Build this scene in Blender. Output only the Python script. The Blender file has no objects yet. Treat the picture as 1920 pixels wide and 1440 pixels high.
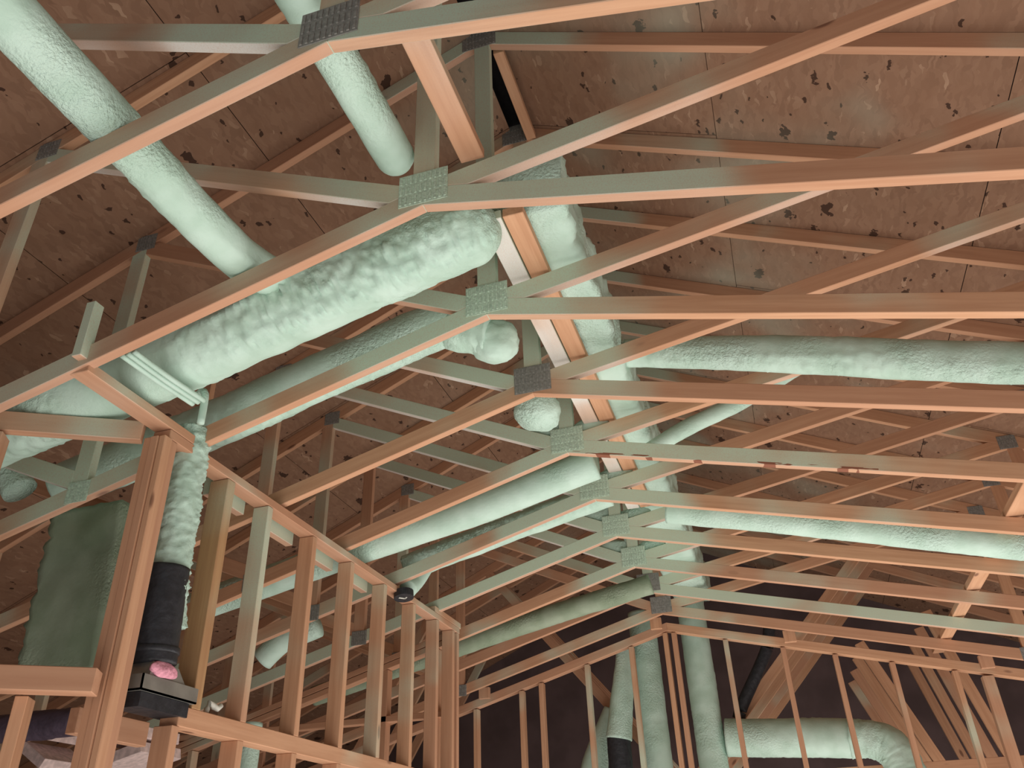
import bpy, bmesh, math, random
from mathutils import Vector, Matrix, noise
S = bpy.context.scene
COL = S.collection
random.seed(7)

# ---------------------------------------------------------------- camera
cam = bpy.data.cameras.new('camera'); camo = bpy.data.objects.new('camera', cam); COL.objects.link(camo)
R = ((0.95279962, -0.18393175, -0.24154089), (0.30186199, 0.48893139, 0.81842864), (-0.03243809, -0.8527105, 0.52137565))
M = Matrix.Identity(4)
for i in range(3):
    M[i][0], M[i][1], M[i][2] = R[i][0], -R[i][1], -R[i][2]
M[2][3] = 1.5
camo.matrix_world = M
cam.sensor_width = 36; cam.lens = 1540 / 1920 * 36; cam.clip_start = .05
S.camera = camo
# ---------------------------------------------------------------- light
S.view_settings.view_transform = 'Standard'; S.view_settings.look = 'None'
S.view_settings.gamma = 1; S.view_settings.use_curve_mapping = False
S.view_settings.exposure = 0.0
W = bpy.data.worlds.new('overcast'); S.world = W; W.use_nodes = True
bg = W.node_tree.nodes['Background']; bg.inputs[0].default_value = (.82, .9, 1, 1); bg.inputs[1].default_value = .2
def area(name, loc, rot, sx, sy, power, col=(1, 1, 1)):
    l = bpy.data.lights.new(name, 'AREA'); l.shape = 'RECTANGLE'; l.size = sx; l.size_y = sy; l.energy = power; l.color = col
    o = bpy.data.objects.new(name, l); COL.objects.link(o); o.location = loc; o.rotation_euler = rot
    return o
PI = math.pi
area('floor_bounce_fill', (.5, 3.3, .06), (PI, 0, 0), 5.6, 9.5, 345, (1, .955, .90))  # added up-facing lamp, stands in for daylight bounced by the floor
area('back_fill', (.5, -2.9, 1.2), (PI/2 + .12, 0, 0), 5, 2, 7, (.93, .97, 1))  # added weak fill lamp behind the camera, no door is built there
area('side_fill', (4.5, 1.5, 1.2), (0, PI/2 + .1, 0), 2, 4, 16, (.93, .97, 1))  # added fill lamp just inside the solid east wall, no window there

# ---------------------------------------------------------------- materials
class NT:
    def __init__(s, name, rough=.8):
        s.m = bpy.data.materials.new(name); s.m.use_nodes = True
        s.t = s.m.node_tree; s.b = s.t.nodes['Principled BSDF']; s.b.inputs['Roughness'].default_value = rough
        s.b.inputs['Specular IOR Level'].default_value = .25
    def n(s, typ, ins=None, **kw):
        x = s.t.nodes.new(typ)
        for k, v in kw.items(): setattr(x, k, v)
        for k, v in (ins or {}).items():
            if isinstance(v, bpy.types.NodeSocket): s.t.links.new(v, x.inputs[k])
            else: x.inputs[k].default_value = v
        return x
    def math(s, op, a, b=None, clamp=False):
        ins = {0: a}
        if b is not None: ins[1] = b
        return s.n('ShaderNodeMath', ins, operation=op, use_clamp=clamp).outputs[0]
    def mix(s, f, a, b, bt='MIX'):
        x = s.n('ShaderNodeMix', data_type='RGBA', blend_type=bt)
        for k, v in ((0, f), (6, a), (7, b)):
            if isinstance(v, bpy.types.NodeSocket): s.t.links.new(v, x.inputs[k])
            else: x.inputs[k].default_value = v
        return x.outputs[2]
    def ramp(s, f, lo, hi, a=0., b=1.):
        return s.n('ShaderNodeMapRange', {0: f, 1: lo, 2: hi, 3: a, 4: b}, clamp=True, interpolation_type='SMOOTHSTEP').outputs[0]
    def link(s, o, i): s.t.links.new(o, s.b.inputs[i])
def c(r, g, b): return (r, g, b, 1)
FOAM = c(.56, .72, .58)

def make_wood(name, base_a, base_b, spray_gain=1.0):
    k = NT(name, .78)
    tc = k.n('ShaderNodeTexCoord').outputs['Object']
    info = k.n('ShaderNodeObjectInfo')
    rnd = info.outputs['Random']
    off = k.n('ShaderNodeVectorMath', {0: tc, 1: k.n('ShaderNodeCombineXYZ', {0: k.math('MULTIPLY', rnd, 37.), 1: k.math('MULTIPLY', rnd, 11.), 2: 0.}).outputs[0]}, operation='ADD').outputs[0]
    mp = k.n('ShaderNodeMapping', {0: off, 3: (1.6, 34, 34)}).outputs[0]
    g = k.n('ShaderNodeTexNoise', {'Vector': mp, 'Scale': 1.3, 'Detail': 5., 'Roughness': .6}).outputs[0]
    col = k.mix(k.ramp(g, .3, .72), base_a, base_b)
    col = k.mix(k.math('MULTIPLY', rnd, .5), col, c(.45, .23, .15))
    # knots
    vk = k.n('ShaderNodeTexVoronoi', {'Vector': k.n('ShaderNodeMapping', {0: off, 3: (2.6, 7, 7)}).outputs[0], 'Scale': 1.})
    rc = k.n('ShaderNodeSeparateColor', {0: vk.outputs['Color']}).outputs[0]
    kn = k.math('MULTIPLY', k.ramp(vk.outputs['Distance'], .12, .05), k.ramp(rc, .62, .66))
    col = k.mix(k.math('MULTIPLY', kn, .75), col, c(.13, .05, .03))
    # foam overspray
    pos = k.n('ShaderNodeNewGeometry').outputs['Position']
    n1 = k.n('ShaderNodeTexNoise', {'Vector': pos, 'Scale': 1.9, 'Detail': 2., 'Roughness': .5}).outputs[0]
    oc = k.n('ShaderNodeSeparateColor', {0: info.outputs['Color']})
    px = k.n('ShaderNodeSeparateXYZ', {0: pos})
    dx = k.math('ABSOLUTE', k.math('ADD', px.outputs[0], .78))
    near = k.math('MULTIPLY', k.ramp(dx, .72, .08), oc.outputs[1])
    m = k.math('ADD', k.math('ADD', k.math('MULTIPLY', k.math('SUBTRACT', n1, .5), 2.2), oc.outputs[0]), near)
    m = k.math('MULTIPLY', k.ramp(m, .05, .8), spray_gain)
    sp = k.n('ShaderNodeTexNoise', {'Vector': pos, 'Scale': 240., 'Detail': 1.}).outputs[0]
    m = k.math('MULTIPLY', m, k.ramp(sp, .2, .6, .72, 1.))
    # horizontal undersides catch less overspray than the faces
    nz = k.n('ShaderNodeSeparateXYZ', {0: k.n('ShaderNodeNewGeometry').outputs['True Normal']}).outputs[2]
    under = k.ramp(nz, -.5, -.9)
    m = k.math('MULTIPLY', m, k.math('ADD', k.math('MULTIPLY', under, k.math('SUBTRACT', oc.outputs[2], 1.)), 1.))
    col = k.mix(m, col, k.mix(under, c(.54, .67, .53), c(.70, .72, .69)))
    k.link(col, 'Base Color')
    bm_ = k.n('ShaderNodeBump', {'Height': g, 'Strength': .12, 'Distance': .004})
    k.link(bm_.outputs[0], 'Normal')
    return k.m
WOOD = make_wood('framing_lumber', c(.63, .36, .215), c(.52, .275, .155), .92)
POST = make_wood('yellow_lumber', c(.50, .33, .14), c(.36, .21, .08))

def make_foam(name, colr, dark):
    k = NT(name, .62)
    pos = k.n('ShaderNodeNewGeometry').outputs['Position']
    n1 = k.n('ShaderNodeTexNoise', {'Vector': pos, 'Scale': 7., 'Detail': 3.}).outputs[0]
    col = k.mix(k.ramp(n1, .3, .7), colr, dark)
    k.link(col, 'Base Color')
    n2 = k.n('ShaderNodeTexNoise', {'Vector': pos, 'Scale': 75., 'Detail': 3., 'Roughness': .6}).outputs[0]
    n3 = k.n('ShaderNodeTexNoise', {'Vector': pos, 'Scale': 3., 'Detail': 1.}).outputs[0]
    h = k.math('MULTIPLY', n2, k.ramp(n3, .45, .7, .12, 1.))
    k.link(k.n('ShaderNodeBump', {'Height': h, 'Strength': .9, 'Distance': .014}).outputs[0], 'Normal')
    return k.m
def make_wane():
    m = WOOD.copy(); m.name = 'waney_lumber'; t = m.node_tree; b = t.nodes['Principled BSDF']
    old = b.inputs['Base Color'].links[0].from_socket
    tc = t.nodes.new('ShaderNodeTexCoord'); sp = t.nodes.new('ShaderNodeSeparateXYZ'); t.links.new(tc.outputs['Object'], sp.inputs[0])
    mp = t.nodes.new('ShaderNodeMapping'); mp.inputs[3].default_value = (9, 1, 60); t.links.new(tc.outputs['Object'], mp.inputs[0])
    n = t.nodes.new('ShaderNodeTexNoise'); n.inputs['Scale'].default_value = 1.; t.links.new(mp.outputs[0], n.inputs['Vector'])
    def mth(op, a, b_):
        x = t.nodes.new('ShaderNodeMath'); x.operation = op
        for i_, v_ in ((0, a), (1, b_)):
            if isinstance(v_, float): x.inputs[i_].default_value = v_
            else: t.links.new(v_, x.inputs[i_])
        return x.outputs[0]
    f = mth('MULTIPLY', mth('GREATER_THAN', n.outputs[0], .56), mth('MULTIPLY', mth('LESS_THAN', sp.outputs[2], .012), mth('LESS_THAN', sp.outputs[0], 1.4)))
    mx = t.nodes.new('ShaderNodeMix'); mx.data_type = 'RGBA'
    t.links.new(f, mx.inputs[0]); t.links.new(old, mx.inputs[6]); mx.inputs[7].default_value = c(.26, .10, .06)
    t.links.new(mx.outputs[2], b.inputs['Base Color'])
    return m
WANE = make_wane()
FM = make_foam('spray_foam', c(.55, .72, .63), c(.45, .62, .52))
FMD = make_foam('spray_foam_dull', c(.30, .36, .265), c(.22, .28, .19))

def make_osb():
    k = NT('osb', .8)
    pos = k.n('ShaderNodeNewGeometry').outputs['Position']
    rnd = k.n('ShaderNodeObjectInfo').outputs['Random']
    p = k.n('ShaderNodeVectorMath', {0: pos, 1: k.n('ShaderNodeCombineXYZ', {0: k.math('MULTIPLY', rnd, 9.), 1: k.math('MULTIPLY', rnd, 5.), 2: 0.}).outputs[0]}, operation='ADD').outputs[0]
    flat = k.n('ShaderNodeVectorMath', {0: p, 1: (1, 1, 0)}, operation='MULTIPLY').outputs[0]
    wob = k.n('ShaderNodeTexNoise', {'Vector': flat, 'Scale': 16., 'Detail': 2.}).outputs['Color']
    fw = k.n('ShaderNodeVectorMath', {0: flat, 1: k.n('ShaderNodeVectorMath', {0: wob, 'Scale': .05}, operation='SCALE').outputs[0]}, operation='ADD').outputs[0]
    col = None
    for i, (ang, sx, sy) in enumerate(((.15, 70, 20), (.9, 62, 18), (-.6, 58, 17))):
        mp = k.n('ShaderNodeMapping', {0: fw, 1: (i * 3.3, i * 1.7, 0), 2: (0, 0, ang), 3: (sx, sy, 1)}).outputs[0]
        v = k.n('ShaderNodeTexVoronoi', {'Vector': mp, 'Scale': 1.}, voronoi_dimensions='2D')
        sc = k.n('ShaderNodeSeparateColor', {0: v.outputs['Color']})
        cc = k.mix(sc.outputs[0], c(.30, .172, .110), c(.228, .126, .079))
        cc = k.mix(k.ramp(sc.outputs[1], .95, 1.), cc, c(.40, .255, .17))
        col = cc if col is None else k.mix(k.ramp(sc.outputs[2], .35, .75), col, cc)
    soft = k.n('ShaderNodeTexNoise', {'Vector': k.n('ShaderNodeMapping', {0: fw, 2: (0, 0, .3), 3: (9, 3, 1)}).outputs[0], 'Scale': 1.4, 'Detail': 4., 'Roughness': .6}).outputs[0]
    col = k.mix(k.ramp(soft, .35, .7, .0, .6), col, c(.25, .135, .082))
    # dark bark specks: sparse large ones and finer flecks, both ragged
    rag = k.n('ShaderNodeTexNoise', {'Vector': flat, 'Scale': 55., 'Detail': 2.}).outputs[0]
    for sx, sy, ang, thr, r0, r1 in ((12, 5.5, .35, .88, .06, .26), (30, 14, -.4, .91, .06, .22)):
        mp = k.n('ShaderNodeMapping', {0: fw, 2: (0, 0, ang), 3: (sx, sy, 1)}).outputs[0]
        v = k.n('ShaderNodeTexVoronoi', {'Vector': mp, 'Scale': 1.}, voronoi_dimensions='2D')
        sc = k.n('ShaderNodeSeparateColor', {0: v.outputs['Color']})
        lim = k.n('ShaderNodeMath', {0: sc.outputs[1], 1: r1, 2: r0}, operation='MULTIPLY_ADD').outputs[0]
        d = k.math('ADD', v.outputs['Distance'], k.math('MULTIPLY', k.math('SUBTRACT', rag, .5), .55))
        spot = k.math('MULTIPLY', k.math('LESS_THAN', d, lim), k.math('GREATER_THAN', sc.outputs[0], thr))
        col = k.mix(k.math('MULTIPLY', spot, .9), col, c(.040, .017, .010))
    # grey-green overspray haze, thicker close to the ridge
    px = k.n('ShaderNodeSeparateXYZ', {0: pos})
    dx = k.math('ABSOLUTE', k.math('ADD', px.outputs[0], .5))
    n1 = k.n('ShaderNodeTexNoise', {'Vector': pos, 'Scale': 1.5, 'Detail': 2.}).outputs[0]
    m = k.math('ADD', k.math('MULTIPLY', k.math('SUBTRACT', n1, .52), 2.2), k.ramp(dx, 2.2, .2, -.25, .25))
    col = k.mix(k.ramp(m, .0, .8, 0., .55), col, c(.34, .38, .30))
    k.link(col, 'Base Color')
    return k.m
OSB = make_osb()

def simple(name, col, rough=.7, metal=0., bump=0., scale=40.):
    k = NT(name, rough); k.b.inputs['Metallic'].default_value = metal
    pos = k.n('ShaderNodeNewGeometry').outputs['Position']
    n1 = k.n('ShaderNodeTexNoise', {'Vector': pos, 'Scale': scale, 'Detail': 3.}).outputs[0]
    d = tuple(x * .72 for x in col[:3]) + (1,)
    k.link(k.mix(k.ramp(n1, .3, .7), col, d), 'Base Color')
    if bump: k.link(k.n('ShaderNodeBump', {'Height': n1, 'Strength': bump, 'Distance': .01}).outputs[0], 'Normal')
    return k.m
STEEL = simple('galvanised_plate', c(.31, .30, .275), .65, .1, .2, 90)
STEELG = simple('oversprayed_plate', c(.60, .74, .60), .75, .0, .3, 120)
BLACK = simple('black_wrap', c(.035, .036, .042), .42, 0, .6, 30)
DARK = simple('black_sheet', c(.012, .010, .011), .9)  # ridge vent and the added sheets that block light above the panels
TIN = simple('tin_boot', c(.33, .32, .29), .45, .5, .2, 12)
PINK = simple('pink_fibreglass', c(.75, .33, .42), .9, 0, .8, 60)
SUBFLOOR = simple('plywood_floor', c(.55, .47, .38), .8, 0, .1, 4)
WRAP = simple('grey_housewrap', c(.15, .105, .105), .8, 0, .1, 3)
WHITE = simple('white_scrap', c(.78, .78, .70), .6, 0, .2, 30)

# ---------------------------------------------------------------- builders
def prop(o, label=None, cat=None, group=None, kind=None):
    for k_, v in (('label', label), ('category', cat), ('group', group), ('kind', kind)):
        if v: o[k_] = v
    return o
def empty(name, loc=(0, 0, 0), **kw):
    o = bpy.data.objects.new(name, None); COL.objects.link(o); o.location = loc; o.empty_display_size = .1
    return prop(o, **kw)
def wpos(p):
    v = Vector((0, 0, 0))
    while p is not None:
        v += p.location; p = p.parent
    return v
def link(name, me, mat, parent=None, loc=(0, 0, 0), rot=None, color=None, smooth=False):
    o = bpy.data.objects.new(name, me); COL.objects.link(o)
    if mat and not me.materials: me.materials.append(mat)
    o.location = Vector(loc)
    if parent is not None:
        o.parent = parent
        o.location = Vector(loc) - parent_world(parent)
    if rot is not None:
        o.rotation_mode = 'QUATERNION'; o.rotation_quaternion = rot
    if color: o.color = (color[0], color[1], color[2] if len(color) > 2 else .12, 1)
    if smooth:
        me.polygons.foreach_set('use_smooth', [True] * len(me.polygons))
    return o
def parent_world(p):                     # every parent that carries children is unrotated
    return wpos(p)
def from_bm(name, bm):
    me = bpy.data.meshes.new(name); bm.normal_update(); bm.to_mesh(me); bm.free(); return me
def box_bm(bm, x0, x1, y0, y1, z0, z1, mat=None):
    vs = [bm.verts.new(v) for v in ((x0, y0, z0), (x1, y0, z0), (x1, y1, z0), (x0, y1, z0), (x0, y0, z1), (x1, y0, z1), (x1, y1, z1), (x0, y1, z1))]
    if mat is not None:
        for v in vs: v.co = mat @ v.co
    for f in ((3, 2, 1, 0), (4, 5, 6, 7), (0, 1, 5, 4), (1, 2, 6, 5), (2, 3, 7, 6), (3, 0, 4, 7)):
        bm.faces.new([vs[i] for i in f])
    return vs
def beam(name, parent, p0, p1, w, h, up=(0, 0, 1), mat=None, color=(0, 0), anchor=(0, 0), bevel=.0022):
    """lumber: length along local x from p0 to p1, w across (side), h along up; anchor shifts (side, up) in halves"""
    p0, p1 = Vector(p0), Vector(p1); d = p1 - p0; L = d.length; d.normalize()
    up = Vector(up); side = up.cross(d).normalized(); upn = d.cross(side).normalized()
    bm = bmesh.new()
    box_bm(bm, 0, L, -w / 2 + anchor[0] * w / 2, w / 2 + anchor[0] * w / 2, -h / 2 + anchor[1] * h / 2, h / 2 + anchor[1] * h / 2)
    if bevel: bmesh.ops.bevel(bm, geom=bm.edges[:], offset=bevel, segments=1, affect='EDGES', clamp_overlap=True)
    q = Matrix((d, side, upn)).transposed().to_quaternion()
    return link(name, from_bm(name, bm), mat or WOOD, parent, p0, q, color)
def clip(poly, a, b, keep):
    """keep the part of poly on the left (keep=1) / right (keep=-1) of line a->b"""
    out = []
    def s(p): return keep * ((b[0] - a[0]) * (p[1] - a[1]) - (b[1] - a[1]) * (p[0] - a[0]))
    for i, p in enumerate(poly):
        q = poly[(i + 1) % len(poly)]; sp, sq = s(p), s(q)
        if sp >= 0: out.append(p)
        if sp * sq < 0:
            t = sp / (sp - sq); out.append((p[0] + t * (q[0] - p[0]), p[1] + t * (q[1] - p[1])))
    return out
def plank_mesh(name, poly, t, ang):
    """poly in (x,z), thickness t in +y, local x turned by ang; returns mesh, origin"""
    ox, oz = poly[0]; ca, sa = math.cos(ang), math.sin(ang)
    loc = [((x - ox) * ca + (z - oz) * sa, -(x - ox) * sa + (z - oz) * ca) for x, z in poly]
    area2 = sum(loc[i][0] * loc[(i + 1) % len(loc)][1] - loc[(i + 1) % len(loc)][0] * loc[i][1] for i in range(len(loc)))
    if area2 < 0: loc.reverse()
    bm = bmesh.new()
    a = [bm.verts.new((x, 0, z)) for x, z in loc]; b = [bm.verts.new((x, t, z)) for x, z in loc]
    bm.faces.new(a); bm.faces.new(b[::-1])
    n = len(a)
    for i in range(n): bm.faces.new((a[(i + 1) % n], a[i], b[i], b[(i + 1) % n]))
    bmesh.ops.bevel(bm, geom=bm.edges[:], offset=.002, segments=1, affect='EDGES', clamp_overlap=True)
    bmesh.ops.recalc_face_normals(bm, faces=bm.faces[:])
    return from_bm(name, bm), (ox, oz)
def rect_line(p, q, h):
    """long rectangle whose lower edge runs p->q, height h perpendicular (upwards)"""
    d = Vector((q[0] - p[0], q[1] - p[1])).normalized(); n = Vector((-d.y, d.x))
    if n.y < 0: n = -n
    return [tuple(p), tuple(q), (q[0] + n.x * h, q[1] + n.y * h), (p[0] + n.x * h, p[1] + n.y * h)]
def plate_mesh(w, h, cols, rows):
    """toothed steel plate facing -y, origin in its middle"""
    bm = bmesh.new(); box_bm(bm, -w / 2, w / 2, -.0025, 0, -h / 2, h / 2)
    for i in range(cols):
        x = -w / 2 + (i + .5) * w / cols
        for j in range(rows):
            z = -h / 2 + (j + .5) * h / rows; a, b = w / cols * .22, h / rows * .36
            box_bm(bm, x - a, x + a, -.0055, -.0024, z - b, z + b)
    return from_bm('gusset_plate', bm)

# ---------------------------------------------------------------- shell
def structure(name, me, mat, loc=(0, 0, 0), **kw):
    o = link(name, me, mat, None, loc); o['kind'] = 'structure'; prop(o, **kw); return o
bm = bmesh.new(); box_bm(bm, -6.6, 5, -3.2, 10.6, -.1, 0); structure('floor', from_bm('floor', bm), SUBFLOOR)
AX, ZP, ZL = -.79, 4.985, 4.895            # ridge line; top and underside of the top chords at the ridge
SL = .458
def zup(x): return ZP - SL * abs(x - AX)
def zlow(x): return ZL - SL * abs(x - AX)
roof = empty('ceiling', (0, 0, 0)); roof['kind'] = 'structure'
def osb_panel(side, x0, x1, y0, y1):
    L = math.hypot(x1 - x0, zup(x1) - zup(x0)); ang = math.atan2(zup(x1) - zup(x0), x1 - x0)
    bm = bmesh.new(); box_bm(bm, .0018, L - .0018, .002, y1 - y0 - .002, .001, .014)
    q = Matrix.Rotation(-ang, 3, 'Y').to_quaternion()
    link('osb_panel', from_bm('osb_panel', bm), OSB, roof, (x0, y0, zup(x0)), q)
rows_r = [-.755, .20, 1.27, 2.34, 3.41, 4.75]; rows_l = [-6.5, -5.0, -3.94, -2.885, -1.86, -.825]
for side, rows in ((1, rows_r), (-1, rows_l)):
    for i in range(len(rows) - 1):
        y = -1.95 + (1.22 if i % 2 else 0)
        ys = [-1.95]
        while y < 10.2:
            if y > -1.95: ys.append(y)
            y += 2.44
        ys.append(10.2)
        for a, b in zip(ys, ys[1:]): osb_panel(side, rows[i], rows[i + 1], a, b)
bm = bmesh.new(); box_bm(bm, AX - .14, AX + .14, -1.95, 10.2, 5.05, 5.07)
box_bm(bm, AX - .14, AX - .12, -1.95, 10.2, 4.99, 5.05); box_bm(bm, AX + .12, AX + .14, -1.95, 10.2, 4.99, 5.05)
link('ridge_vent', from_bm('ridge_vent', bm), DARK, roof)
for side, rows in ((1, rows_r), (-1, rows_l)):  # unseen dark sheets added over the panels to stop light leaking through seams
    x0, x1 = rows[0], rows[-1]
    L = math.hypot(x1 - x0, zup(x1) - zup(x0)); ang = math.atan2(zup(x1) - zup(x0), x1 - x0)
    bm = bmesh.new(); box_bm(bm, 0, L, 0, 12.15, .016, .03)
    link('light_block_sheet', from_bm('light_block_sheet', bm), DARK, roof, (x0, -1.95, zup(x0)), Matrix.Rotation(-ang, 3, 'Y').to_quaternion())
def wall_sheet(name, x0, x1, y0, y1, z0, z1, mat):
    bm = bmesh.new(); box_bm(bm, x0, x1, y0, y1, z0, z1); structure(name, from_bm(name, bm), mat)
wall_sheet('wall_eave_west', -6.56, -6.5, -3.2, 10.2, 0, 2.36, OSB)
wall_sheet('wall_eave_east', 4.76, 4.82, -3.2, 10.2, 0, 2.42, OSB)
bm = bmesh.new(); y0 = 9.9
pts = [(-6.5, 0), (4.76, 0), (4.76, zup(4.76)), (AX, ZP), (-6.5, zup(-6.5))]
a = [bm.verts.new((x, y0, z)) for x, z in pts]; b = [bm.verts.new((x, y0 + .05, z)) for x, z in pts]
bm.faces.new(a); bm.faces.new(b[::-1])
for i in range(5): bm.faces.new((a[(i + 1) % 5], a[i], b[i], b[(i + 1) % 5]))
bmesh.ops.recalc_face_normals(bm, faces=bm.faces[:])
structure('wall_gable_end', from_bm('wall_gable_end', bm), WRAP)

# ---------------------------------------------------------------- scissor trusses
BX = -.777; T = .037
def zb(x): return 3.312 - .247 * (x - BX) if x > BX else 3.312 + .275 * (x - BX)
HB = .077
XL, XR = -6.3, 4.6
def truss_parts():
    P = []
    bl, br, ba = (XL, zb(XL)), (XR, zb(XR)), (BX, 3.312)
    P.append(('bottom_chord', [bl, ba, (BX, 3.312 + HB), (XL, zb(XL) + HB)], math.atan(.275)))
    P.append(('bottom_chord', [ba, br, (XR, zb(XR) + HB), (BX, 3.312 + HB)], -math.atan(.247)))
    P.append(('top_chord', [(XL, zlow(XL)), (AX, ZL), (AX, ZP), (XL, zup(XL))], math.atan(SL)))
    P.append(('top_chord', [(AX, ZL), (XR, zlow(XR)), (XR, zup(XR)), (AX, ZP)], -math.atan(SL)))
    tb = lambda x: zb(x) + HB
    kx0, kx1 = BX - .037, BX + .037
    P.append(('king_post', [(kx0, tb(kx0)), (BX, tb(BX)), (kx1, tb(kx1)), (kx1, zlow(kx1)), (AX, ZL), (kx0, zlow(kx0))], PI / 2))
    def trim(poly, x0, x1):
        big = 50
        poly = clip(poly, (x0, -big), (x0, big), -1); poly = clip(poly, (x1, -big), (x1, big), 1)
        for a_, b_ in (((XL, tb(XL)), (BX, tb(BX))), ((BX, tb(BX)), (XR, tb(XR)))):
            m = (a_[0] + b_[0]) / 2
        out = poly
        cx = sum(p[0] for p in poly) / len(poly)
        if cx < BX:
            out = clip(out, (XL, tb(XL)), (BX, tb(BX)), 1); out = clip(out, (XL, zlow(XL)), (AX, ZL), -1)
        else:
            out = clip(out, (BX, tb(BX)), (XR, tb(XR)), 1); out = clip(out, (AX, ZL), (XR, zlow(XR)), -1)
        return out
    lx, rx = -2.535, 1.66
    sl = .468
    P.append(('diagonal_web', trim(rect_line((-3.2, 3.364 + sl * 2.289), (-.5, 3.364 - sl * .411), .074), lx + .075, kx0), -math.atan(sl)))
    P.append(('diagonal_web', trim(rect_line((-1, 3.362 - .178 * .425), (2.2, 3.362 + .178 * 2.775), .076), kx1, rx), math.atan(.178)))
    P.append(('vertical_web', trim([(lx, 0), (lx + .075, 0), (lx + .075, 9), (lx, 9)], lx, lx + .075), PI / 2))
    P.append(('vertical_web', trim([(rx, 0), (rx + .075, 0), (rx + .075, 9), (rx, 9)], rx, rx + .075), PI / 2))
    P.append(('diagonal_web', trim(rect_line((-4.2, 3.62), (lx, 2.90), .075), -4.6, lx), -math.atan(.43)))
    P.append(('diagonal_web', trim(rect_line((rx, 2.80), (3.4, 3.05), .075), rx + .075, 3.4), math.atan(.14)))
    P.append(('vertical_web', trim([(-4.35, 0), (-4.275, 0), (-4.275, 9), (-4.35, 9)], -4.35, -4.275), PI / 2))
    return [(n, *plank_mesh(n, poly, T, ang), ang) for n, poly, ang in P]
TP = truss_parts()
GP = {'apex': plate_mesh(.165, .132, 10, 3), 'small': plate_mesh(.105, .09, 7, 3)}
GPOS = [('apex', BX, 3.385, STEEL), ('apex', AX, 4.93, STEEL), ('small', -2.47, 4.16, STEEL), ('small', 1.665, 3.80, STEEL), ('small', -2.49, 2.88, STEEL), ('small', 1.69, 2.75, STEEL)]
Y0, DY = 1.12, .61
TL = ['scissor roof truss nearest the camera, its steel apex plate cut by the top frame edge',
      'second scissor roof truss, with the round foam duct ending at its apex plate',
      'third scissor roof truss, its left chord between the largest foam duct and the shaded one',
      'fourth scissor roof truss, whose grey apex plate sits below the two rounded foam elbows',
      'fifth scissor roof truss, with dark wane marks along its right lower edge',
      'sixth scissor roof truss, its left chord just below the dull ribbed foam duct',
      'seventh scissor roof truss, just past the long right foam duct, apex coated green',
      'eighth scissor roof truss, its left half bare and right half dusted pale green',
      'ninth scissor roof truss, its right half the greenest, behind a grey apex plate',
      'tenth scissor roof truss, the last before the gable stud wall and propped on its blocks']
SPRAY = [(.12, .5), (.12, .6), (.1, 1.), (0, .5), (.1, .8), (.2, 1.1), (.15, 1.3), (.1, 1.2), (.25, .9), (.0, .5)]
RIGHTSPRAY = [.35, .3, -.35, -.45, .35, .3, -.2, .0, .75, -.2]
LEFTSPRAY = [.15, .25, .25, .12, -.05, .45, .8, -.3, .0, .0]
for kk in range(10):
    y = Y0 + DY * kk
    root = empty('roof_truss', (0, y, 0), label=TL[kk], cat='roof truss', group='scissor roof trusses')
    for j, (n, me, (ox, oz), ang) in enumerate(TP):
        s = SPRAY[kk]
        a = s[0] + random.uniform(-.15, .1)
        if j == 0: a = LEFTSPRAY[kk]
        if j == 1: a = RIGHTSPRAY[kk]
        if n == 'top_chord': a = -.35
        ub = .12
        if j == 5 and kk in (0, 1, 3, 4): a, ub = max(a, .35), .95
        if kk == 2 and j in (7, 9): a, ub = .85, .8
        if j == 6: ub = .7 if kk == 3 else .4
        if j in (4, 5, 6) and kk in (4, 5, 6, 7): a, ub = (a + .75 if j != 6 else -.15), (.8 if j != 6 else .5)
        o = link(n, me, WOOD, root, (ox, y, oz), Matrix.Rotation(-ang, 3, 'Y').to_quaternion(), (a, s[1], ub))
        if kk == 4 and j == 1:
            o.material_slots[0].link = 'OBJECT'; o.material_slots[0].material = WANE
    for j, (g, x, z, mt) in enumerate(GPOS):
        me = GP[g]
        o = link('gusset_plate', me, STEEL, root, (x, y - .0005, z))
        if (j == 0 and kk in (1, 2, 4, 5, 6, 7)) or (j == 4 and kk == 2):
            o.material_slots[0].link = 'OBJECT'; o.material_slots[0].material = STEELG
def apex_foam(root, y, seed):
    for x, z, sc in ((-.90, 3.475, (1.5, .16, .62)), (-.66, 3.445, (1.2, .16, .55)), (-.79, 3.53, (.55, .18, .8))):
        bm = bmesh.new(); bmesh.ops.create_icosphere(bm, subdivisions=3, radius=.085)
        for v in bm.verts:
            n_ = v.co.copy(); d = 1 + .25 * noise.noise(n_ * 22 + Vector((seed, x, 0))) + .12 * noise.noise(n_ * 60 + Vector((seed, 0, 0)))
            v.co = Vector((n_.x * sc[0], n_.y * sc[1], n_.z * sc[2])) * d
        link('foam_fillet', from_bm('foam_fillet', bm), FM, root, (x, y + .026, z), smooth=True)
for r_ in [o for o in COL.objects if o.name.startswith('roof_truss')]:
    kk = round((r_.location.y - Y0) / DY)
    if kk in (4, 5, 6, 7): apex_foam(r_, r_.location.y, kk * 3.7)
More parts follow.
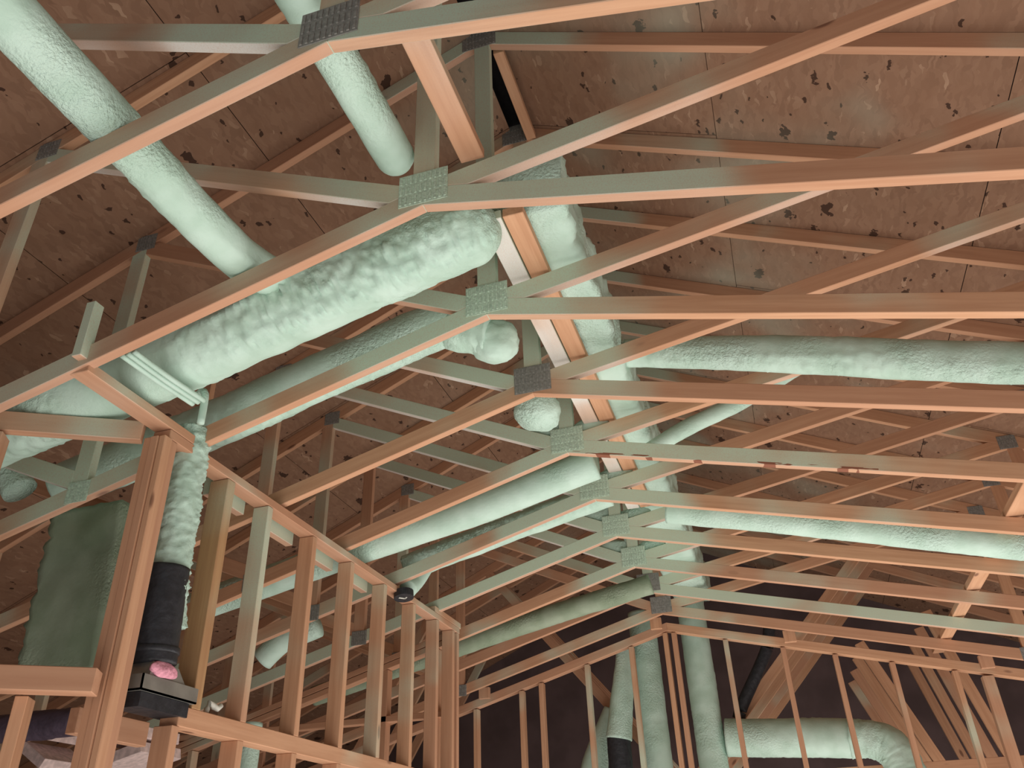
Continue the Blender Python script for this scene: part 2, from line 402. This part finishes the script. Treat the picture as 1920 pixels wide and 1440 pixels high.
# trusses of the next bay, flat bottom chord and steep webs, behind the gable stud wall
def far_parts():
    P = [('bottom_chord', [(-6.3, 2.12), (4.6, 2.12), (4.6, 2.2), (-6.3, 2.2)], 0.)]
    P.append(('top_chord', [(XL, zlow(XL)), (AX, ZL), (AX, ZP), (XL, zup(XL))], math.atan(SL)))
    P.append(('top_chord', [(AX, ZL), (XR, zlow(XR)), (XR, zup(XR)), (AX, ZP)], -math.atan(SL)))
    def tr(p, q):
        r_ = rect_line(p, q, .08); r_ = clip(r_, (-9, 2.2), (9, 2.2), 1)
        return clip(clip(r_, (XL, zlow(XL)), (AX, ZL), -1), (AX, ZL), (XR, zlow(XR)), -1)
    for p, q in (((-.80, 2.1), (1.3, 4.24)), ((.66, 3.1), (1.06, 2.07)), ((1.22, 3.3), (1.55, 1.98)), ((-.9, 2.1), (-2.7, 4.3)), ((-4.2, 1.9), (-2.75, 4.3))):
        P.append(('diagonal_web', tr(p, q), math.atan2(q[1] - p[1], q[0] - p[0])))
    return [(n, *plank_mesh(n, poly, T, ang), ang) for n, poly, ang in P]
FP = far_parts()
FLB = ['steep webbed roof truss just beyond the gable stud wall', 'second steep webbed truss seen past the gable studs', 'third steep webbed truss in the dark behind the gable studs', 'deepest steep webbed truss against the dark end wall']
for kk in range(4):
    y = 7.42 + .55 * kk
    root = empty('webbed_truss', (0, y, 0), label=FLB[kk], cat='roof truss', group='webbed trusses beyond the gable wall')
    for n, me, (ox, oz), ang in FP:
        link(n, me, WOOD, root, (ox, y, oz), Matrix.Rotation(-ang, 3, 'Y').to_quaternion(), (-.3, .3))

# ---------------------------------------------------------------- left stud wall
XW0, XW1 = -2.02, -1.945; XC = (XW0 + XW1) / 2
wl = empty('wall_left', (XC, 2.2, 0)); prop(wl, kind='structure', label='open stud wall running along the left side under the trusses')
def wbox(name, parent, x0, x1, y0, y1, z0, z1, along, color=(0, 0), mat=None):
    if along == 'x': return beam(name, parent, (x0, (y0 + y1) / 2, (z0 + z1) / 2), (x1, (y0 + y1) / 2, (z0 + z1) / 2), y1 - y0, z1 - z0, mat=mat, color=color)
    if along == 'y': return beam(name, parent, ((x0 + x1) / 2, y0, (z0 + z1) / 2), ((x0 + x1) / 2, y1, (z0 + z1) / 2), x1 - x0, z1 - z0, mat=mat, color=color)
    return beam(name, parent, ((x0 + x1) / 2, (y0 + y1) / 2, z0), ((x0 + x1) / 2, (y0 + y1) / 2, z1), y1 - y0, x1 - x0, up=(1, 0, 0), mat=mat, color=color)
wbox('top_plate', wl, XW0, XW1, 2.165, 5.145, 2.932, 2.968, 'y', (-.3, 0))
wbox('upper_plate', wl, XW0, XW1, 1.742, 2.30, 2.970, 3.006, 'y', (-.1, 0))
wbox('upper_plate', wl, XW0, XW1, 4.72, 5.17, 2.970, 3.006, 'y', (-.4, 0))
ZR0, ZR1 = 1.995, 2.06
for yy, zt, clr in ((2.83, 2.93, .4), (3.215, 2.93, .05), (3.60, 2.93, .0), (3.99, 2.93, .25), (4.385, 2.93, -.3), (4.75, 2.93, -.3)):
    wbox('stud', wl, XW0, XW1, yy, yy + .037, ZR1, zt, 'z', (clr, 0))
wbox('stud', wl, XW0 - .01, XW1, 2.535, 2.585, ZR1, 2.93, 'z', (-.5, 0), POST)
wbox('stud', wl, XW0, XW1, 5.10, 5.137, 0, 2.93, 'z', (-.4, 0))
wbox('stud', wl, XW0, XW1, 5.02, 5.057, 0, 2.93, 'z', (-.4, 0))
wbox('rail', wl, XW0, XW1, 2.475, 4.95, ZR0, ZR1, 'y', (-.5, 0))
for yy in (2.45, 2.83, 3.215, 3.60, 3.99, 4.385, 4.75):
    wbox('stud', wl, XW0, XW1, yy, yy + .037, 0, ZR0, 'z', (-.4, 0))
for i, yy in enumerate((2.62, 3.02, 3.41, 3.80)):                 # blocking seen tilted under the plate, white with overspray
    wbox('block', wl, XW0 - .06, XW0 - .022, yy - .06, yy + .18, 2.89, 2.966, 'y', (.9, 0))
# corner built of three studs
wbox('corner_stud', wl, XW0 - .008, XW0 + .022, 2.133, 2.176, 0, 2.93, 'z', (-.3, 0))
wbox('corner_stud', wl, XW0 + .0235, XW0 + .054, 2.130, 2.176, 0, 2.93, 'z', (-.3, 0))
wbox('corner_stud', wl, XW0 + .0555, XW1 + .006, 2.136, 2.176, 0, 2.93, 'z', (-.3, 0))
wbox('trimmer', wl, XW0 + .045, XW1, 2.178, 2.213, 0, 2.93, 'z', (-.4, 0))
wbox('inner_header', wl, XW0 - .18, XW0 - .14, 2.26, 2.60, 1.96, 2.04, 'y', (-.4, 0))
# angled bay at the corner
TH = math.radians(29); DB = Vector((-math.cos(TH), -math.sin(TH), 0)); PB = Vector((-2.025, 2.12, 0))
wb = empty('wall_bay', tuple(PB)); prop(wb, kind='structure', label='angled stud bay at the lower left corner')
def bay(name, s0, z0, s1, z1, w, h, color=(-.3, 0), up=(0, 0, 1), off=0.):
    n = Vector((-DB.y, DB.x, 0)) * off
    return beam(name, wb, PB + n + DB * s0 + Vector((0, 0, z0)), PB + n + DB * s1 + Vector((0, 0, z1)), w, h, up=up, color=color)
bay('header', 0, 2.945, 1.5, 2.965, .04, .075, (-.1, 0))
bay('rail', -.05, 2.062, 1.5, 2.10, .075, .07, (-.5, 0), off=.075)
for s in (.46, 1.0):
    bay('stud', s, 0, s, 2.90, .075, .037, (-.3, 0), up=tuple(DB))
for s in (.16,):
    bay('stud', s, 0, s, 2.03, .075, .037, (-.4, 0), up=tuple(DB))
# return wall at the far end of the left wall, plate raked under the trusses
wr = empty('wall_return', (-2.0, 5.2, 0)); prop(wr, kind='structure', label='raked stud wall turning left behind the left wall')
for dz in (-.002, -.045):
    beam('top_plate', wr, (-2.03, 5.2, zb(-2.03) + dz - .02), (-4.6, 5.2, zb(-4.6) + dz - .02), .075, .037, color=(-.3, 0))
for i in range(7):
    x = -2.10 - .36 * i
    wbox('stud', wr, x - .037, x, 5.165, 5.235, 0, zb(x) - .09, 'z', (-.3, 0))
beam('fire_block', wr, (-2.05, 5.2, 2.45), (-4.6, 5.2, 2.45), .07, .037, color=(-.4, 0))

# ---------------------------------------------------------------- gable stud wall at the far end
YF = 6.8
wf = empty('wall_far', (AX, YF, 0)); prop(wf, kind='structure', label='far gable stud wall with a peaked top plate')
def zf(x): return zb(x) - .088
me, (ox, oz) = plank_mesh('top_plate', [(-4.4, zf(-4.4)), (BX, zf(BX)), (BX, zf(BX) + .066), (-4.4, zf(-4.4) + .066)], .08, math.atan(.275))
link('top_plate', me, WOOD, wf, (ox, YF, oz), Matrix.Rotation(-math.atan(.275), 3, 'Y').to_quaternion(), (-.2, .3))
me, (ox, oz) = plank_mesh('top_plate', [(BX, zf(BX)), (4.6, zf(4.6)), (4.6, zf(4.6) + .066), (BX, zf(BX) + .066)], .08, math.atan(-.247))
link('top_plate', me, WOOD, wf, (ox, YF, oz), Matrix.Rotation(math.atan(.247), 3, 'Y').to_quaternion(), (-.3, .3))
for x in (-2.43, -2.03, -1.86, -1.465, -1.087, -.80, -.73, -.335, .085, .45, .83, 1.23, 1.43, 1.85, 2.25):
    w = .037 if x not in (1.43,) else .075
    wbox('stud', wf, x - w / 2, x + w / 2, YF, YF + .075, 0, zf(x) - .002 - w * .14, 'z', (-.2 if x < -1.5 or x > -.5 else .15, 0))
for x in (-2.32, -.85, .15, 1.43):
    wbox('block', wf, x - .045, x + .045, YF - .10, YF - .06, zf(x) + .02, zb(x) + .02, 'z', (-.2, 0))

# ---------------------------------------------------------------- loose lumber over the trusses
def flat(name, x0, x1, y0, y1, z, label, cat, color, group=None):
    o = wbox(name, None, x0, x1, y0, y1, z, z + .037, 'y', color); prop(o, label=label, cat=cat, group=group); return o
flat('runner_board', -.688, -.614, 2.02, 4.75, 3.462, 'left of the paired boards under the duct trunk, partly foam dusted', 'board', (.45, .3, .95), 'boards along the ridge')
flat('runner_board', -.608, -.534, 2.02, 4.75, 3.462, 'right of the paired boards under the duct trunk, bare tan wood', 'board', (-.45, 0), 'boards along the ridge')
flat('runner_board', -.655, -.577, 1.06, 1.745, 3.462, 'single pale board bridging the first two trusses at top centre', 'board', (.1, 0, .6), 'boards along the ridge')
b = flat('ridge_brace', -.735, -.685, 2.385, 2.94, 4.85, 'short board beside the black ridge slot at top centre', 'board', (-.3, 0))
b = flat('lateral_brace', 1.165, 1.245, 3.50, 7.1, 2.908, 'flat brace board lying across the right lower chords', 'board', (-.3, 0))
b = wbox('blocking_stub', None, -1.985, -1.948, 1.70, 1.742, 3.008, 3.225, 'z', (.75, 0)); prop(b, label='short foam dusted stub standing up behind the second truss at left', cat='lumber block')

# ---------------------------------------------------------------- spray-foamed ducts
def frames(path):
    """resample a polyline to short steps"""
    return [Vector(p) for p in path]
def smooth_path(path, step):
    P = [Vector(p) for p in path]
    if len(P) == 2: dense = P
    else:
        dense = []
        Q = [P[0] * 2 - P[1]] + P + [P[-1] * 2 - P[-2]]
        for i in range(1, len(Q) - 2):
            for k_ in range(12):
                t = k_ / 12; a, b, c_, d = Q[i - 1], Q[i], Q[i + 1], Q[i + 2]
                dense.append(.5 * ((2 * b) + (c_ - a) * t + (2 * a - 5 * b + 4 * c_ - d) * t * t + (3 * b - a - 3 * c_ + d) * t ** 3))
        dense.append(P[-1])
    L = [0]
    for a, b in zip(dense, dense[1:]): L.append(L[-1] + (b - a).length)
    n = max(2, int(L[-1] / step)); out = []; j = 0
    for i in range(n + 1):
        s = L[-1] * i / n
        while j < len(L) - 2 and L[j + 1] < s: j += 1
        out.append(dense[j].lerp(dense[j + 1], (s - L[j]) / max(1e-9, L[j + 1] - L[j])))
    return out
def tube_mesh(name, path, rad, segs=30, step=.018, rough=1., seed=0, cap0=True, cap1=True, round0=False, round1=False, squash=1., ribs=None, crests=()):
    P = smooth_path(path, step); n = len(P)
    bm = bmesh.new(); rings = []
    up = Vector((0, 0, 1)); sd = Vector((seed * 7.3, seed * 3.1, seed * 1.7))
    total = (n - 1) * step
    for i, p in enumerate(P):
        d = (P[min(i + 1, n - 1)] - P[max(i - 1, 0)]).normalized()
        u = up if abs(d.z) < .9 else Vector((1, 0, 0))
        a = u.cross(d).normalized(); b = d.cross(a)
        r0 = rad(i / (n - 1)) if callable(rad) else rad
        ti, tj = i * step, (n - 1 - i) * step
        if round0 and ti < r0: r0 *= math.sqrt(max(.02, 1 - (1 - ti / r0) ** 2))
        if round1 and tj < r0: r0 *= math.sqrt(max(.02, 1 - (1 - tj / r0) ** 2))
        ring = []
        for s in range(segs):
            th = 2 * PI * s / segs
            v = a * math.cos(th) + b * math.sin(th) * squash
            q = p + v * r0
            lump = noise.noise(q * 4 + sd) * .05 + noise.noise(q * 13 + sd) * .035
            m = max(0, noise.noise(q * 2.6 + sd * 2) * 1.6 + .15)
            fine = (noise.noise(q * 42 + sd) * .06 + abs(noise.noise(q * 22 + sd)) * .09) * m
            ex = 0.
            dg = math.degrees(th)
            if ribs:
                e = max(0., 1 - abs(((dg - ribs[1] + 180) % 360) - 180) / ribs[2])
                ex += (ribs[0] * (max(0., min(1., (ribs[3] - i / (n - 1)) * 5)) if len(ribs) > 3 else 1)) * min(1, e * 2.2) * (abs(noise.noise(Vector((ti * 55, dg * .035, seed)))) + .6 * abs(noise.noise(Vector((ti * 120, dg * .07, seed)))))
            for c0, c1, t0, t1, amp in crests:
                t = i / (n - 1)
                if t0 <= t <= t1:
                    u_ = (t - t0) / (t1 - t0); dd = ((dg - (c0 + (c1 - c0) * u_) - 9 * noise.noise(Vector((ti * 16, seed, 3))) + 180) % 360) - 180
                    ex += amp * math.exp(-(dd / 7.) ** 2) * math.sin(PI * u_) ** .5 * (.6 + 1.1 * abs(noise.noise(Vector((ti * 50, 1, seed)))))
            q = p + v * r0 * (1 + rough * (lump + fine) + ex)
            ring.append(bm.verts.new(q))
        rings.append(ring)
    for A, B in zip(rings, rings[1:]):
        for s in range(segs):
            bm.faces.new((A[s], A[(s + 1) % segs], B[(s + 1) % segs], B[s]))
    if cap0: bm.faces.new(rings[0][::-1])
    if cap1: bm.faces.new(rings[-1])
    bmesh.ops.recalc_face_normals(bm, faces=bm.faces[:])
    return from_bm(name, bm)
def duct(name, path, rad, label, cat='duct', mat=None, group='foam coated ducts', parent=None, **kw):
    me = tube_mesh(name, path, rad, **kw)
    o = link(name, me, mat or FM, parent, (0, 0, 0) if parent is None else (0, 0, 0), smooth=True)
    if parent is None: prop(o, label=label, cat=cat, group=group)
    return o
duct('foamed_duct', [(-1.43, .1, 3.285), (-1.43, 1.0, 3.28), (-1.43, 1.68, 3.285), (-1.425, 2.0, 3.375)], .071, 'long foam coated duct running down from the upper left corner', seed=1, segs=40, step=.014, crests=((205, 215, .02, .98, .035), (235, 200, .72, .99, .09), (160, 170, .5, .95, .03)))
duct('foamed_duct', [(-.885, .1, 3.575), (-.888, 1.80, 3.57)], .065, 'foam coated duct with a rounded end against the second truss apex', seed=2, round1=True, segs=36, step=.014, rough=1.3, crests=((250, 215, .45, .75, .06),))
duct('foamed_duct', [(-.63, 2.055, 3.485), (-1.0, 2.05, 3.405), (-1.9, 2.045, 3.178), (-3.4, 2.03, 2.88)], lambda t: .122 + .012 * t, 'largest foam coated duct sloping down left between the second and third trusses', seed=3, round0=True, segs=72, step=.009, rough=1.1, ribs=(.26, -42, 55, .48), crests=((22, -6, .06, .42, .11), (2, -22, .24, .46, .07), (38, 30, .03, .2, .07)))
duct('foamed_duct', [(-.85, 2.65, 3.46), (-.98, 2.645, 3.50), (-1.12, 2.64, 3.535), (-2.2, 2.64, 3.255), (-2.9, 2.64, 3.10)], .102, 'shaded foam coated duct just below the largest one, bright along its lower edge', seed=4, segs=48, step=.011, ribs=(.22, -75, 42, .8))
duct('foamed_duct', [(-.40, 3.25, 3.62), (.12, 3.25, 3.50), (1.1, 3.25, 3.225), (2.4, 3.25, 2.88)], lambda t: .066 + .02 * min(1, t * 4), 'upper right foam coated duct between the fourth and fifth trusses', seed=5, segs=44, step=.012, ribs=(.17, 245, 45), crests=((200, 190, .02, .2, .09), (222, 196, .2, .42, .06), (215, 185, .28, .46, .06)))
duct('foamed_duct', [(-.42, 3.87, 3.40), (-.2, 3.87, 3.50), (.1, 3.87, 3.60), (.4, 3.87, 3.74)], .042, 'thin foam coated duct slanting up right of the trunk', seed=6, segs=24)
duct('foamed_duct', [(-.42, 4.47, 3.31), (.255, 4.47, 3.135), (1.21, 4.47, 2.872), (2.6, 4.47, 2.50)], .076, 'lower right foam coated duct between the sixth and seventh trusses', seed=7, segs=36, step=.015, ribs=(.04, 240, 50))
duct('foamed_duct', [(-.70, 3.85, 3.37), (-1.37, 3.85, 3.215), (-2.06, 3.85, 3.09), (-3.4, 3.85, 2.82)], .084, 'smooth bright foam coated duct under the fifth truss left chord', seed=8, rough=.5)
duct('foamed_duct', [(-.74, 4.45, 3.455), (-1.2, 4.45, 3.362), (-1.72, 4.45, 3.245), (-2.02, 4.43, 3.165)], .078, 'dull ribbed foam coated duct ending above the left wall plate', seed=9, rough=1.2, segs=36, step=.011, ribs=(.26, -20, 70))
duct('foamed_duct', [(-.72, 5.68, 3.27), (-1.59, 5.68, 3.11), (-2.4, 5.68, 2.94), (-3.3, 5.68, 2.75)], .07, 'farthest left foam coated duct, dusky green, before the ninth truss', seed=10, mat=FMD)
# trunk: foam-coated box along the ridge
def trunk_mesh():
    bm = bmesh.new(); step = .02
    prof = []
    x0, x1, z0, z1, r_ = -.705, -.405, 3.502, 3.80, .04
    for cx, cz, a0 in ((x1 - r_, z0 + r_, -90), (x1 - r_, z1 - r_, 0), (x0 + r_, z1 - r_, 90), (x0 + r_, z0 + r_, 180)):
        for k_ in range(4): prof.append((cx + r_ * math.cos(math.radians(a0 + k_ * 30)), cz + r_ * math.sin(math.radians(a0 + k_ * 30))))
    fine = []
    for i in range(len(prof)):
        a, b = prof[i], prof[(i + 1) % len(prof)]; m = max(1, int(math.dist(a, b) / .02))
        for k_ in range(m): fine.append((a[0] + (b[0] - a[0]) * k_ / m, a[1] + (b[1] - a[1]) * k_ / m))
    rings = []; y = 2.07
    cx, cz = (x0 + x1) / 2, (z0 + z1) / 2
    while y < 7.10:
        ring = []
        for x, z in fine:
            q = Vector((x, y, z)); d = 1 + noise.noise(q * 5) * .12 + noise.noise(q * 14) * .10 + abs(noise.noise(q * 34)) * .10
            zz = cz + (z - cz) * d
            ring.append(bm.verts.new((cx + (x - cx) * (d if x > cx else .98 + .02 * d), y, max(zz, 3.5015))))
        rings.append(ring); y += step
    n = len(fine)
    for A, B in zip(rings, rings[1:]):
        for s in range(n): bm.faces.new((A[s], A[(s + 1) % n], B[(s + 1) % n], B[s]))
    bm.faces.new(rings[0][::-1]); bm.faces.new(rings[-1])
    bmesh.ops.recalc_face_normals(bm, faces=bm.faces[:])
    return from_bm('main_duct', bm)
trunk = link('main_duct', trunk_mesh(), FM, smooth=True); prop(trunk, label='main foam coated duct trunk running along the ridge above the paired boards', cat='duct')
def blob(name, cpos, rad, seed, parent=None, sc=(1, 1, 1), rough=1., mat=None):
    bm = bmesh.new(); bmesh.ops.create_icosphere(bm, subdivisions=4, radius=1)
    for v in bm.verts:
        n_ = v.co.copy(); q = Vector(cpos) + n_ * rad
        d = 1 + rough * (noise.noise(q * 9 + Vector((seed, 0, 0))) * .10 + noise.noise(q * 34) * .05)
        v.co = Vector((n_.x * sc[0], n_.y * sc[1], n_.z * sc[2])) * rad * d
    return link(name, from_bm(name, bm), mat or FM, parent, cpos, smooth=True)
for cp, r_, sc, lb in (((-.86, 2.67, 3.425), .108, (.95, .9, .9), 'upper rounded foam elbow left of the trunk, between third and fourth trusses'),
                   ((-.845, 3.28, 3.415), .116, (.95, 1.05, .85), 'lower rounded foam elbow left of the trunk, between fourth and fifth trusses')):
    o = blob('foam_elbow', cp, r_, cp[1], sc=sc, rough=1.5); prop(o, label=lb, cat='duct elbow', group='foam elbows at the trunk')
# fillets of foam where the branch ducts meet
def sub_blob(parent_name_label, cpos, rad, seed, sc):
    return blob('foam_fillet', cpos, rad, seed, sc=sc)
bigd = [o for o in COL.objects if o.name.startswith('foamed_duct')]
blob('foam_fillet', (-1.30, 1.985, 3.285), .062, 3, bigd[0], (1.9, .9, .75), 2.6)

# ducts beyond the gable wall
g2 = 'ducts beyond the gable wall'
duct('drop_duct', [(-1.03, 7.2, 3.5), (-1.03, 7.2, 1.6)], .115, 'left upright foam coated duct behind the gable wall peak', group=g2, seed=11, rough=.6)
duct('drop_duct', [(-.60, 7.24, 3.6), (-.60, 7.24, 1.6)], .115, 'right upright foam coated duct behind the gable wall peak', group=g2, seed=12, rough=.6)
o = duct('drop_duct', [(-1.16, 7.0, 3.2), (-1.22, 7.0, 2.85), (-1.29, 7.0, 2.47)], lambda t: .07 + .035 * t, 'tapering foam coated duct leg with a black sleeve behind the gable studs', group=g2, seed=13)
link('black_sleeve', tube_mesh('black_sleeve', [(-1.29, 7.0, 2.49), (-1.30, 7.0, 1.9)], .095, segs=24, rough=.4), BLACK, o, (0, 0, 0), smooth=True)
o = duct('cross_duct', [(-.47, 7.24, 2.45), (.2, 7.22, 2.40), (.50, 7.2, 2.37)], .14, 'level foam coated duct with a wrinkled elbow end behind the right gable studs', group=g2, seed=14, rough=.7)
link('elbow', tube_mesh('elbow', [(.45, 7.2, 2.375), (.62, 7.17, 2.35), (.74, 7.14, 2.25), (.78, 7.13, 2.05)], .135, segs=40, step=.012, rough=1.8, seed=15, ribs=(.12, 200, 100)), FM, o, (0, 0, 0), smooth=True)
duct('branch_duct', [(-1.60, 7.3, 2.2), (-1.53, 7.3, 2.42), (-1.38, 7.3, 2.75)], lambda t: .12 - .05 * t, 'small foam coated branch slanting beside the black sleeve', group=g2, seed=16, rough=.6)
duct('black_hose', [(.02, 7.36, 3.3), (-.05, 7.36, 3.1), (-.30, 7.36, 2.72), (-.36, 7.36, 2.6)], .05, 'black hose slanting behind the gable studs right of the peak', cat='hose', mat=BLACK, group=None, seed=17, rough=.3)

# ---------------------------------------------------------------- things in the left corner
o = duct('flex_duct', [(-2.005, 2.35, 3.06), (-2.0, 2.345, 2.8), (-1.995, 2.36, 2.45), (-1.995, 2.385, 2.30)], .064, 'rough foam coated flexible duct in the left wall bay, black wrapped lower half', group=None, seed=20, rough=3.2, segs=44, step=.009, ribs=(.30, 290, 260))
def sleeve():
    return tube_mesh('black_wrap', [(-1.990, 2.335, 2.50), (-1.992, 2.34, 2.3), (-1.99, 2.35, 2.17)], .077, segs=40, step=.012, rough=1.3, seed=4)
w_ = link('black_wrap', sleeve(), BLACK, o, (0, 0, 0), smooth=True)
link('strap', tube_mesh('strap', [(-1.99, 2.348, 2.225), (-1.99, 2.349, 2.205)], .083, segs=28, step=.008, rough=.3), BLACK, w_, (0, 0, 0), smooth=True)
# register boot
BC = (-1.985, 2.385, 2.06)
ro = empty('register_boot', BC, label='tin register boot with torn pink insulation under the black wrapped duct', cat='register boot')
bm = bmesh.new()
vs = box_bm(bm, -.055, .055, -.115, .115, 0, .085)
for v in vs[4:]: v.co.x *= .95; v.co.y = v.co.y * .55 - .03
link('boot', from_bm('boot', bm), TIN, ro, (BC[0], BC[1], BC[2] + .022))
bm = bmesh.new(); box_bm(bm, -.06, .06, -.14, .145, 0, .006); box_bm(bm, .055, .06, -.14, .145, -.0, .05); box_bm(bm, -.06, .06, -.14, -.135, 0, .05)
link('flange', from_bm('flange', bm), TIN, ro, (BC[0], BC[1], BC[2] + .01))
bm = bmesh.new(); box_bm(bm, -.05, .05, -.125, .12, -.045, 0)
link('lower_box', from_bm('lower_box', bm), BLACK, ro, (BC[0], BC[1], BC[2] + .008))
blob('insulation', (BC[0] + .058, BC[1] - .05, BC[2] + .085), .038, 5, ro, (.5, 1.5, .6), 5, PINK)
# foamed plenum and pipes left of the corner
bm = bmesh.new()
N = 34
def plen(u, v):
    x = -2.92 + .36 * u; z = 2.27 + .72 * v; y = 2.66
    q = Vector((x, y, z)); e = max(0, 1 - u * 6)
    return Vector((x - .10 * (v - .7) * .4 + noise.noise(q * 26) * .03 * (.15 + e), y + noise.noise(q * 8) * .01 - e * .01, z + noise.noise(q * 20) * .01))
gv = [[bm.verts.new(plen(i / 16, j / N)) for i in range(17)] for j in range(N + 1)]
gb = [[bm.verts.new(plen(i / 16, j / N) + Vector((0, .30, 0))) for i in range(17)] for j in range(N + 1)]
for j in range(N):
    for i in range(16):
        bm.faces.new((gv[j][i], gv[j][i + 1], gv[j + 1][i + 1], gv[j + 1][i])); bm.faces.new((gb[j][i + 1], gb[j][i], gb[j + 1][i], gb[j + 1][i + 1]))
    bm.faces.new((gb[j][0], gv[j][0], gv[j + 1][0], gb[j + 1][0])); bm.faces.new((gv[j][16], gb[j][16], gb[j + 1][16], gv[j + 1][16]))
for i in range(16):
    bm.faces.new((gv[0][i + 1], gv[0][i], gb[0][i], gb[0][i + 1])); bm.faces.new((gv[N][i], gv[N][i + 1], gb[N][i + 1], gb[N][i]))
bmesh.ops.recalc_face_normals(bm, faces=bm.faces[:])
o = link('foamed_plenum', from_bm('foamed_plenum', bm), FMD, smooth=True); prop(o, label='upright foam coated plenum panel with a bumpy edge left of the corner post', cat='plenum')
duct('elbow_pipe', [(-3.6, 2.36, 3.30), (-3.3, 2.40, 3.24), (-3.08, 2.45, 3.16), (-2.98, 2.5, 3.03)], .07, 'foam coated pipe stub poking in at the left edge behind the header', cat='pipe', group=None, seed=22)
# three foam-coated cables and a bent pipe
cb = 'foam coated cables'
for i, (dx, dz, lb) in enumerate(((0, 0, 'leftmost of three foam coated cables passing under the largest duct'), (.023, .003, 'middle of three foam coated cables passing under the largest duct'), (.046, .006, 'rightmost of three foam coated cables passing under the largest duct'))):
    p0 = Vector((-1.855 + dx, 1.775, 3.028 + dz * .8)); p1 = Vector((-1.832 + dx, 2.12, 3.026 + dz * .8))
    duct('foamed_cable', [p0, p0.lerp(p1, .5) + Vector((0, 0, -.004)), p1], .0095, lb, cat='cable', group=cb, seed=30 + i, segs=10, rough=.8)
duct('bent_pipe', [(-1.93, 2.24, 3.12), (-1.895, 2.22, 3.145), (-1.865, 2.21, 3.13), (-1.855, 2.205, 3.08), (-1.85, 2.20, 2.99)], .0135, 'small hooked foam coated pipe standing beside the third truss', cat='pipe', group=None, seed=34, segs=14, rough=.7)
# foam cone and black collar at the wall plate
o = duct('duct_boot', [(-1.90, 4.43, 3.16), (-1.915, 4.34, 3.05), (-1.925, 4.25, 2.97)], lambda t: .055 - .005 * t, 'short foam coated duct boot dropping to a black collar at the left wall plate', cat='duct boot', group=None, seed=36)
bm = bmesh.new(); bmesh.ops.create_cone(bm, cap_ends=True, segments=28, radius1=.056, radius2=.056, depth=.04)
q = (Vector((.12, -.10, -1))).to_track_quat('Z', 'Y')
cl = link('black_collar', from_bm('black_collar', bm), BLACK, o, (-1.925, 4.20, 2.925), q)
bm = bmesh.new(); box_bm(bm, -.03, .012, -.006, .006, .021, .023); box_bm(bm, .004, .012, -.006, .02, .021, .023)
t_ = bpy.data.objects.new('white_mark', from_bm('white_mark', bm)); COL.objects.link(t_); t_.data.materials.append(WHITE); t_.parent = cl
# peeling foam scrap on the rail
duct('foam_scrap', [(-1.98, 2.66, 2.06), (-1.975, 2.67, 2.10), (-1.965, 2.70, 2.085), (-1.96, 2.72, 2.10)], lambda t: .013 - .008 * abs(t - .5), 'curled scrap of foam standing on the left wall rail', cat='scrap', mat=WHITE, group=None, seed=38, segs=10, rough=1.2)

# pale bits behind the wall and under the bay
duct('elbow_duct', [(-2.58, 4.42, 2.88), (-2.80, 4.4, 2.81), (-2.93, 4.4, 2.71)], .07, 'pale foam coated elbow glimpsed between the left wall studs', group=None, seed=40, segs=24)
duct('drop_pipe', [(-2.93, 4.38, 2.35), (-2.94, 4.38, 1.2)], .06, 'pale upright foam coated pipe behind the left wall rail', cat='pipe', group=None, seed=41, segs=20)
duct('dark_duct', [(-3.6, 3.2, 2.2), (-3.05, 3.2, 2.2)], .062, 'dark purplish wrapped duct under the bay rail at lower left', mat=simple('purple_wrap', c(.10, .075, .105), .5, 0, .6, 25), group=None, seed=42, segs=20, rough=1.4)
for i, (p0, p1, lb) in enumerate((((-3.62, 3.6, 2.24), (-3.46, 3.6, 2.21), 'upper pale board end under the dark purplish duct'), ((-3.62, 3.62, 2.17), (-3.47, 3.62, 2.08), 'lower tilted pale board end under the dark purplish duct'),
                                  ((-3.17, 3.6, 2.17), (-2.92, 3.6, 2.185), 'upper pale board glimpsed beneath the register boot'), ((-3.17, 3.63, 2.06), (-2.92, 3.63, 2.12), 'lower slanting pale board glimpsed beneath the register boot'))):
    o = beam('pale_board', None, p0, p1, .30, .05, mat=simple('pale_board_%d' % i, c(.72, .56, .53), .8), color=(-.5, 0)); prop(o, label=lb, cat='board', group='pale boards at lower left')
